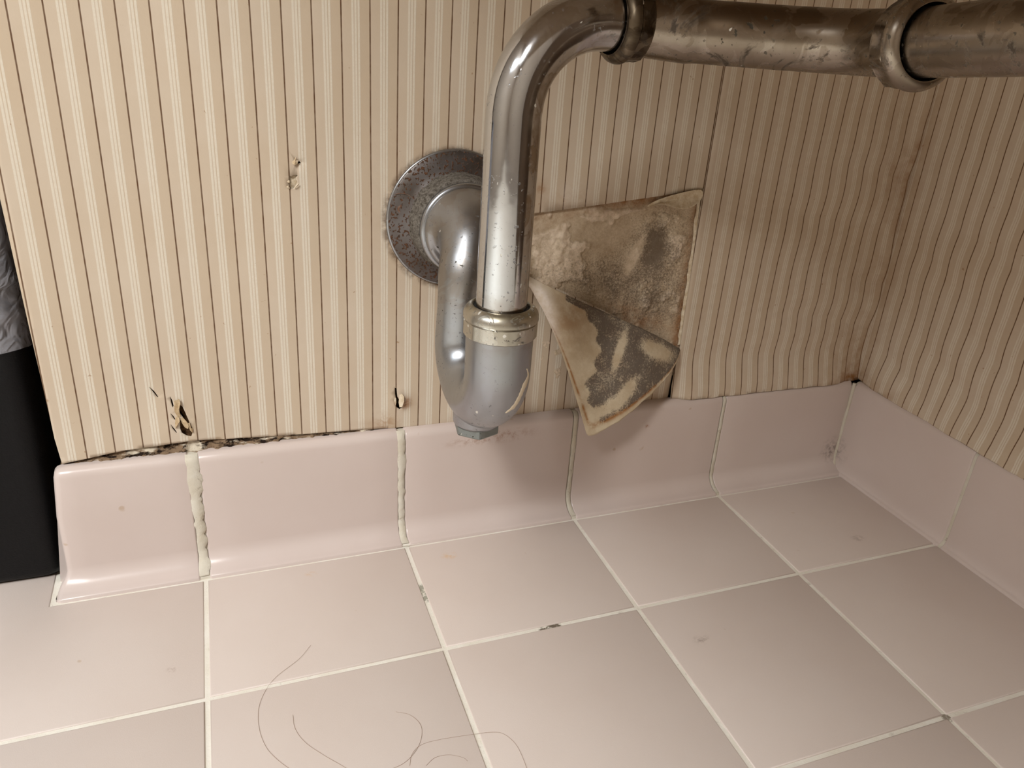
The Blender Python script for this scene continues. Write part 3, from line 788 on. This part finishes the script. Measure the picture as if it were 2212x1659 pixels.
pth = [(0.4609 - 0.003 * float(sstep(0.012 - z, 0, 0.01)), -0.0110 - 0.005 * float(sstep(0.012 - z, 0, 0.01)), z) for z in zz_]
V, F = sweep(pth, [0.0017 + 0.0006 * fbm(z, 0, 120, 5, 3) for z in zz_], 10)
obj('grout_joint', V, F, MAT['base_grout'], base_back)
def left_end(t, o_, z):                                         # the finished end of the run, flaring with the cove
    return -0.2485 - 0.0035 * float(sstep(HB - z, 0.0, 0.03)) - 0.0075 * float(sstep(0.014 - z, 0, 0.012))
cove_tile('tile', -0.2500, C0 - 0.0036, frB, prB, MAT['base_tile'], base_back, (0.0050, 0.0018), left_end)
cove_tile('tile', C0 + 0.0030, -0.0026, frB, prB, MAT['base_tile'], base_back, (0.0018, 0.0018))
cove_tile('tile', 0.0022, C2 - 0.0022, frB, prB, MAT['base_tile'], base_back, (0.0018, 0.0014))
cove_tile('tile', C2 + 0.0022, C3 - 0.0018, frB, prB, MAT['base_tile'], base_back, (0.0014, 0.0014))
cove_tile('tile', C3 + 0.0018, 0.4602, frB, prB, MAT['base_tile'], base_back, (0.0014, 0.0010))
for a, b in ((0.0118, 0.1528), (0.1556, 0.3080), (0.3108, 0.4640), (0.4668, 0.62)):
    cove_tile('tile', a, b, frR, prR, MAT['base_tile'], base_right, (0.0012, 0.0014))

# smear of white caulk on the floor at a joint of the base tiles
top_e = [(846, 1176), (866, 1168), (890, 1163), (920, 1160), (960, 1156), (1010, 1152)]; bot_e = [(848, 1184), (870, 1180), (892, 1177), (922, 1172), (960, 1164), (1010, 1155)]
V = []
for (a, b) in zip(catmull([(u, v_, 0) for u, v_ in top_e], 5), catmull([(u, v_, 0) for u, v_ in bot_e], 5)):
    j_ = 1.2 * fbm(a[0] * 0.01, 0, 20, 3, 3)
    V += [on_z(a[0], a[1] - j_, 0.0012), on_z((a[0] + b[0]) / 2, (a[1] + b[1]) / 2, 0.0016), on_z(b[0], b[1] + j_, 0.0002)]
nn = len(V) // 3
F = [(i * 3 + k + 1, i * 3 + k, i * 3 + 3 + k, i * 3 + 4 + k) for i in range(nn - 1) for k in range(2)]
obj('caulk_smear', V, F, MAT['floor_grout'], floor)

# ------------------------------------------------------------------ the trap under the basin
TX, TY = 0.0335, -0.1255
trap = tag(empty('drain_trap', (0.033, -0.09, 0.135)), 'old chrome sink drain trap with slip nuts coming out of the back wall', 'drain pipe')
def tube_attr(o, path, n, fn, extra=0):
    m = len(path); vals = []
    for i in range(m):
        for k in range(n): vals.append(fn(i / (m - 1), 2 * math.pi * k / n))
    fattr(o, 'film', vals)
def film_world(o, fn):
    off = np.array(o['_o']); vals = [fn(np.array(v_.co) + off, np.array(v_.normal)) for v_ in o.data.vertices]
    fattr(o, 'film', vals)
d1 = np.array([0.936, -0.352, 0.0]); ZA = 0.4082
# tube: up from the trap, bent over to the right
RB = 0.050; hd = math.radians(3.0); dB = np.array([math.cos(hd), math.sin(hd), 0.0])
path = [np.array([TX - 0.0002, TY, z]) for z in np.linspace(0.222, ZA - RB, 24)] + arc((TX, TY, ZA - RB), (0, 0, 1), dB, RB, 90, 22)[1:]
e = path[-1]; path += [e + dB * t for t in (0.004, 0.008, 0.014, 0.018)]
V, F = sweep(path, 0.0159, 64)
tube = obj('inlet_tube', V, F, MAT['tube'], trap)
film_world(tube, lambda P_, N_: float(sstep(N_[0] + 0.15 * fbm(P_[2], P_[0], 30, 3, 3), -0.05, 0.35)) * 0.9 + 0.5 * float(sstep(P_[2], 0.37, 0.41)) + 0.6 * float(sstep(0.255 - P_[2], 0, 0.006)))
# nut at the foot of the tube
def nut(name, org, ax, R, Lh, nf, mat, parent, lip=0.004, bore=0.0172, phase=0.0):
    """collar: faceted band, rounded shoulder and a flat face with a bore"""
    pr = [(0.0, R * 0.93), (0.0008, R * 0.985), (Lh * 0.50, R * 0.985), (Lh * 0.52, R * 0.955), (Lh * 0.58, R), (Lh * 0.70, R), (Lh * 0.82, R * 0.97), (Lh * 0.92, R * 0.91), (Lh * 0.98, R * 0.84), (Lh, R * 0.78), (Lh, bore + 0.0008), (Lh - 0.0012, bore), (Lh * 0.45, bore), (0.0, bore), (0.0, R * 0.93)]
    V, F = lathe(org, ax, pr, 96, facet(nf, (1, 2), 1.0, phase))
    return obj(name, V, F, MAT[mat], parent, smooth=True, angle=40)
n0 = nut('slip_nut', (TX, TY, 0.2262), (0, 0, 1), 0.0236, 0.0195, 20, 'nut', trap, phase=0.2)
n0['label'] = 'corroded faceted slip nut at the foot of the tube'
film_world(n0, lambda P_, N_: 0.8 * float(sstep(N_[2], 0.3, 0.9)) + 0.2)
V, F = lathe((TX, TY, 0.236), (0, 0, 1), [(0, 0.0158), (0, 0.0176), (0.0078, 0.0176), (0.0086, 0.0168), (0.0086, 0.0158)], 48)
obj('washer', V, F, MAT['rubber'], trap)
# nut on the bend, opening to the left
a1 = 0.0555
n1o = np.array([TX, TY, ZA]) + dB * (a1 + 0.0165)
n1 = nut('slip_nut', n1o, -dB, 0.0222, 0.0165, 8, 'nut_dark', trap, bore=0.0178, phase=0.25); n1['label'] = 'dark tarnished slip nut on the bend'
film_world(n1, lambda P_, N_: 0.7)
# arm: runs right, then bends out into the room
d2 = np.array([-0.087, -0.992, 0.088]); d2 /= np.linalg.norm(d2)
arm_pts = [np.array([TX, TY, ZA]) + dB * t for t in (0.062, 0.072)] + [at_depth(*q) for q in
    ((1505, 68, .450), (1590, 75, .446), (1668, 81, .443), (1760, 87, .437), (1830, 91, .429), (1890, 93, .418), (1935, 94, .405), (1966, 94, .393))]
path = catmull(arm_pts, 8)
e = path[-1]
LA = np.r_[0, np.cumsum(np.linalg.norm(np.diff(path, axis=0), axis=1))]
lh = LA[16]
rad = np.interp(LA, [0, lh - 0.0008, lh + 0.0004, LA[-6], LA[-3], LA[-1]], [0.0176, 0.0176, 0.0167, 0.0164, 0.0172, 0.0190])
V, F = sweep(path, rad, 56)
arm = obj('drain_arm', V, F, MAT['arm'], trap); arm['label'] = 'tarnished arm pipe with dark streaks'
film_world(arm, lambda P_, N_: 0.75 * float(sstep(N_[2], -0.2, 0.6)) + 0.3)
n2o = e - d2 * 0.003
n2 = nut('slip_nut', n2o, d2, 0.0226, 0.0170, 8, 'arm', trap, bore=0.0172, phase=0.4); n2['label'] = 'rounded slip nut facing the room at the end of the arm'
film_world(n2, lambda P_, N_: 0.25)
p0 = n2o + d2 * 0.008
path = [p0 + d2 * s_ for s_ in np.linspace(0, 0.09, 22)]
path += arc(path[-1], d2, (0, 0, 1), 0.045, 85, 10)[1:]
path += [path[-1] + np.array([0, 0, 1.0]) * t for t in np.linspace(0.01, 0.738 - path[-1][2], 8)]
V, F = sweep(path, 0.0160, 56)
tp = obj('tailpiece_tube', V, F, MAT['arm'], trap); tp['label'] = 'dull brushed tube running out into the room'
film_world(tp, lambda P_, N_: 0.55 * float(sstep(N_[2], 0.1, 0.7)) + 0.15)
# cast J bend
BX, BY = 0.0290, -0.0600
zc = 0.2010; mid = np.array([(TX + BX) / 2, (TY + BY) / 2, zc]); hv = np.array([BX - TX, BY - TY, 0]) / 2
path = [np.array([TX, TY, z]) for z in np.linspace(0.2300, zc, 14)]
for i in range(1, 29):
    a = math.pi * i / 28; path.append(mid - hv * math.cos(a) + np.array([0, 0, -1]) * np.linalg.norm(hv) * 0.96 * math.sin(a))
path += [np.array([BX, BY, z]) for z in np.linspace(zc + 0.003, 0.236, 12)]
# upper bend back to the wall
FX, FZ = 0.0405, 0.2665
RE = 0.0285
for i in range(1, 15):
    a = math.radians(90 * i / 14)
    x = BX + (FX - BX) * float(sstep(i / 14, 0, 1))
    path.append(np.array([x, BY + RE * (1 - math.cos(a)), 0.236 + (FZ - 0.236) * math.sin(a)]))
path += [np.array([FX, BY + RE + t, FZ]) for t in (0.002, 0.004, 0.006)]
m = len(path); L = np.r_[0, np.cumsum(np.linalg.norm(np.diff(np.array(path), axis=0), axis=1))]
rad = np.interp(L, [0, 0.030, 0.055, 0.085, 0.115, 0.150, L[-18], L[-12], L[-8], L[-4], L[-1]], [0.0214, 0.0212, 0.0208, 0.0200, 0.0186, 0.0170, 0.0168, 0.0190, 0.0232, 0.0288, 0.0310])
V, F = sweep(path, rad, 64)
jb = obj('j_bend', V, F, MAT['cast'], trap); jb['label'] = 'satin grey cast J bend of the trap'
film_world(jb, lambda P_, N_: 0.5 * float(sstep(P_[2], 0.215, 0.228)) + 0.1)
# dome collar against the wall
pr = [(0.0, 0.0300), (0.0, 0.0322), (0.0012, 0.0330), (0.0036, 0.0330), (0.0050, 0.0322), (0.0056, 0.0308), (0.0056, 0.0280)]
V, F = lathe((FX, -0.0215, FZ), (0, -1, 0), pr, 72)
collar = obj('collar', V, F, MAT['cast'], jb); collar['label'] = 'polished dome collar where the bend meets the wall plate'
film_world(collar, lambda P_, N_: 0.0)
# cleanout boss and plug at the bottom
bc = mid + np.array([0.001, -0.002, -np.linalg.norm(hv) * 0.96]); zb = bc[2] - 0.0186
V, F = lathe((bc[0], bc[1], zb + 0.016), (0, 0, -1), [(0, 0.0172), (0.008, 0.0172), (0.0165, 0.0168), (0.0185, 0.0160), (0.0185, 0.0)], 56)
boss = obj('cleanout_boss', V, F, MAT['cast'], jb); film_world(boss, lambda P_, N_: 0.1)
zp = zb - 0.0028
V, F = lathe((bc[0], bc[1], zp + 0.002), (0, 0, -1), [(0, 0.0130), (0.0012, 0.0130), (0.0012, 0.0158), (0.0016, 0.0165), (0.0072, 0.0165), (0.0082, 0.0155), (0.0082, 0.0)], 96, facet(6, (2, 3, 4, 5), 1.0, 0.35))
plug = obj('cleanout_plug', V, F, MAT['plug'], jb, angle=35); plug['label'] = 'grey hexagonal cleanout plug'
film_world(plug, lambda P_, N_: 0.2)
# wall plate
pr = [(0.0, 0.0500), (0.0012, 0.0502), (0.0026, 0.0497), (0.0034, 0.0485), (0.0050, 0.0440), (0.0062, 0.0400), (0.0072, 0.0360), (0.0090, 0.0335), (0.0100, 0.0300), (0.0100, 0.0150)]
V, F = lathe((0.0390, 0.0005, 0.2684), (0, -1, 0), pr, 96)
esc = obj('escutcheon', V, F, MAT['rust'], trap); esc['label'] = 'round steel wall plate flecked with rust'
pr = [(0.0, 0.0362), (0.002, 0.0362), (0.005, 0.0356), (0.010, 0.0346), (0.0145, 0.0336), (0.0155, 0.030)]
V, F = lathe((0.0400, -0.0068, 0.2676), (-0.05, -1, 0), pr, 80, lambda i, a, r: r + 0.0005 * math.sin(a * 37) * math.sin(a * 23 + i))
lint = obj('lint_ring', V, F, MAT['lint'], esc); lint['label'] = 'ring of grey lint round the pipe'
V, F = lathe((0.0390, 0.0005, 0.2684), (0, -1, 0), [(0.0002, 0.0500), (0.0018, 0.0507), (0.0030, 0.0500), (0.0030, 0.0492)], 96)
rim = obj('rim', V, F, MAT['cast'], esc); film_world(rim, lambda P_, N_: 0.2)
V = []
cx, cz = on_y(868, 452, -0.0045)[[0, 2]]                           # stamped ring and screw hole in the plate
for k in range(17):
    a = math.radians(-35 + 150 * k / 16)
    for r_, y_ in ((0.0108, -0.0034), (0.0112, -0.0060), (0.0116, -0.0034)):
        x_, z_ = cx + r_ * math.cos(a), cz + r_ * math.sin(a)
        pl = np.interp(math.hypot(x_ - 0.039, z_ - 0.2684), [0.036, 0.044, 0.0485], [-0.0068, -0.0046, -0.0030])
        V.append((x_, pl + (0.0006 if y_ > -0.005 else -0.0007), z_))
F = [(i * 3 + k, i * 3 + k + 1, i * 3 + 4 + k, i * 3 + 3 + k) for i in range(16) for k in range(2)]
obj('stamped_ring', V, F, MAT['rustbrown'], esc)
V, F = lathe((cx, -0.0040, cz), (0, -1, 0), [(0, 0.0034), (0.0012, 0.0030), (0.0012, 0.0018), (0.0004, 0.0012), (0.0004, 0)], 20)
obj('screw_hole', V, F, MAT['rustbrown'], esc)
# dried drip on the J bend
from mathutils.bvhtree import BVHTree
off = Vector(jb['_o'])
bvh = BVHTree.FromPolygons([v_.co + off for v_ in jb.data.vertices], [tuple(p_.vertices) for p_ in jb.data.polygons])
dp = catmull([(1138, 796, 1.5), (1141, 812, 2.2), (1132, 834, 4.0), (1121, 860, 3.6), (1109, 879, 3.0), (1092, 892, 1.2)], 6)
V = []
for i, (u, v_, w_) in enumerate(dp):
    t_ = dp[min(i + 1, len(dp) - 1)][:2] - dp[max(i - 1, 0)][:2]; t_ = t_ / np.linalg.norm(t_)
    w_ = w_ * (1 + 0.5 * fbm(v_ * 0.01, 0, 12, 3, 3))
    for sd, pr_ in ((-1, 0.0), (-0.5, 0.00025), (0.5, 0.00025), (1, 0.0)):
        h_ = bvh.ray_cast(Vector(CPOS), Vector(ray(u - t_[1] * w_ * sd, v_ + t_[0] * w_ * sd)).normalized())
        V.append(np.array(h_[0]) + np.array(h_[1]) * (pr_ + 0.00005) if h_[0] is not None else V[-1])
F = [(i * 4 + k, i * 4 + k + 1, i * 4 + 5 + k, i * 4 + 4 + k) for i in range(len(dp) - 1) for k in range(3)]
drip = obj('dried_drip', V, F, MAT['drip'], jb); drip['label'] = 'cream dried drip on the side of the bend'

# ------------------------------------------------------------------ bin with its liner
def rrect(x0, x1, y0, y1, r, k=6):
    out = []
    for cx, cy, a0 in ((x1 - r, y0 + r, -90), (x1 - r, y1 - r, 0), (x0 + r, y1 - r, 90), (x0 + r, y0 + r, 180)):
        for i in range(k + 1):
            a = math.radians(a0 + 90 * i / k); out.append((cx + r * math.cos(a), cy + r * math.sin(a)))
    return out
def ring_mesh(rings, close_first=True, close_last=False):
    n = len(rings[0]); V = [p for r in rings for p in r]; F = []
    for q in range(len(rings) - 1):
        for k in range(n): F.append((q * n + k, q * n + (k + 1) % n, (q + 1) * n + (k + 1) % n, (q + 1) * n + k))
    if close_first: F.append(tuple(range(n - 1, -1, -1)))
    if close_last: F.append(tuple((len(rings) - 1) * n + k for k in range(n)))
    return V, F
def bin_ring(z, grow=0.0, r=0.016):
    t = z / 0.30
    return [(x, y, z) for x, y in rrect(-0.470 - 0.012 * t - grow, -0.2535 + 0.0015 * t + grow, 0.0030 - 0.0012 * t - grow, 0.215 + 0.012 * t + grow, r + grow)]
binm = tag(empty('trash_can', (-0.362, 0.11, 0.0)), 'black plastic trash can standing past the end of the back wall', 'trash can')
rings = [[(x, y, 0.0025) for x, y in rrect(-0.465, -0.2600, 0.0090, 0.208, 0.014)], bin_ring(0.0022, -0.0026), bin_ring(0.0042, -0.0008), bin_ring(0.008)] + [bin_ring(z) for z in (0.06, 0.12, 0.18, 0.24, 0.296)] \
    + [bin_ring(0.300, -0.0005), bin_ring(0.300, -0.0025), bin_ring(0.296, -0.0030), bin_ring(0.02, -0.0030)]
V, F = ring_mesh(rings, True, True)
obj('body', V, F, MAT['bin'], binm, angle=50)
rings = [bin_ring(0.0, -0.010), bin_ring(0.0, -0.005), bin_ring(0.0035, -0.004)]
V, F = ring_mesh(rings, True, True); obj('foot', V, F, MAT['bin'], binm)
rings = [bin_ring(z, g) for z, g in ((0.286, 0.0002), (0.287, 0.0022), (0.299, 0.0022), (0.3005, 0.0010), (0.3005, -0.002))]
V, F = ring_mesh(rings, False, False); obj('rim', V, F, MAT['bin'], binm)
# liner folded over the rim
rings = []
zs = [0.184, 0.192, 0.205, 0.209, 0.212, 0.220, 0.228, 0.231, 0.234, 0.242, 0.250, 0.258, 0.266, 0.275, 0.285, 0.295, 0.3045, 0.3055, 0.302]
for q, z in enumerate(zs):
    g = 0.0022 + 0.0012 * math.exp(-((z - 0.210) / 0.002) ** 2) + 0.0016 * math.exp(-((z - 0.231) / 0.002) ** 2) + (0.0022 if z > 0.28 else 0.0)
    if q == len(zs) - 1: g = -0.005
    rg = []
    base = bin_ring(z, g)
    dense = []
    for i in range(len(base)):
        a = np.array(base[i]); b = np.array(base[(i + 1) % len(base)]); kk = max(1, int(np.linalg.norm(b - a) / 0.006))
        dense += [a + (b - a) * t / 40 for t in range(40)] if kk > 6 else [a]
    for i, p_ in enumerate(dense):
        w = 0.0011 * math.sin(i * 0.55 + z * 90) * fbm(i * 0.05, z * 10, 3.0, 4, 3) * 2 + 0.0012 * abs(fbm(p_[0] + p_[1], z, 60.0, 6, 4))
        c = np.array([-0.365, 0.112, z]); d = p_ - c; d[2] = 0; d /= np.linalg.norm(d)
        zz = z + (0.0025 * fbm(p_[0] + p_[1], 0, 30, 3, 2) if q < 2 else 0)
        rg.append((p_[0] + d[0] * max(w, 0), p_[1] + d[1] * max(w, 0), zz))
    rings.append(rg)
V, F = ring_mesh(rings, False, False)
V = np.array(V)
liner = obj('bin_liner', V, F, MAT['bag'], origin=(-0.362, 0.11, 0.19))
tag(liner, 'crinkled clear plastic bin liner folded over the rim of the black trash can', 'bin liner')

# ------------------------------------------------------------------ hairs lying on the floor
def hair(pts, label, r=0.00008, plane='z'):
    P = catmull([on_z(u * 0.5, 1159 + v_ * 0.5, 0.0004) for u, v_ in pts], 8)
    c = P.mean(axis=0); c[2] = 0.0002
    V, F = sweep(P, r, 6)
    o = obj('hair', V, F, MAT['hair'], origin=tuple(c))
    return tag(o, label, 'hair', 'loose hairs on the floor tiles')
hair([(1342, 470), (1290, 530), (1200, 600), (1150, 660), (1118, 740), (1120, 830), (1150, 910), (1200, 965), (1260, 1010)], 'longest loose hair, bowed left and crossing a grout joint on the floor')
hair([(1265, 770), (1275, 830), (1320, 890), (1400, 945), (1470, 985), (1510, 1010)], 'loose hair sweeping down right inside the bow of the longest hair')
hair([(1710, 757), (1770, 770), (1815, 810), (1822, 860), (1800, 920), (1750, 975), (1690, 1005)], 'hooked loose hair curling like a question mark on one floor tile')
hair([(1770, 990), (1780, 940), (1820, 900), (1900, 877), (2040, 855), (2130, 845), (2180, 855), (2230, 900), (2260, 960), (2275, 1000)], 'loose hair arching rightward across the slanting grout joint')
hair([(1840, 990), (1880, 955), (1940, 943), (2000, 955), (2020, 970)], 'shortest loose hair, a small arch at the front edge of the floor')

for o in bpy.data.objects:
    if '_o' in o: del o['_o']
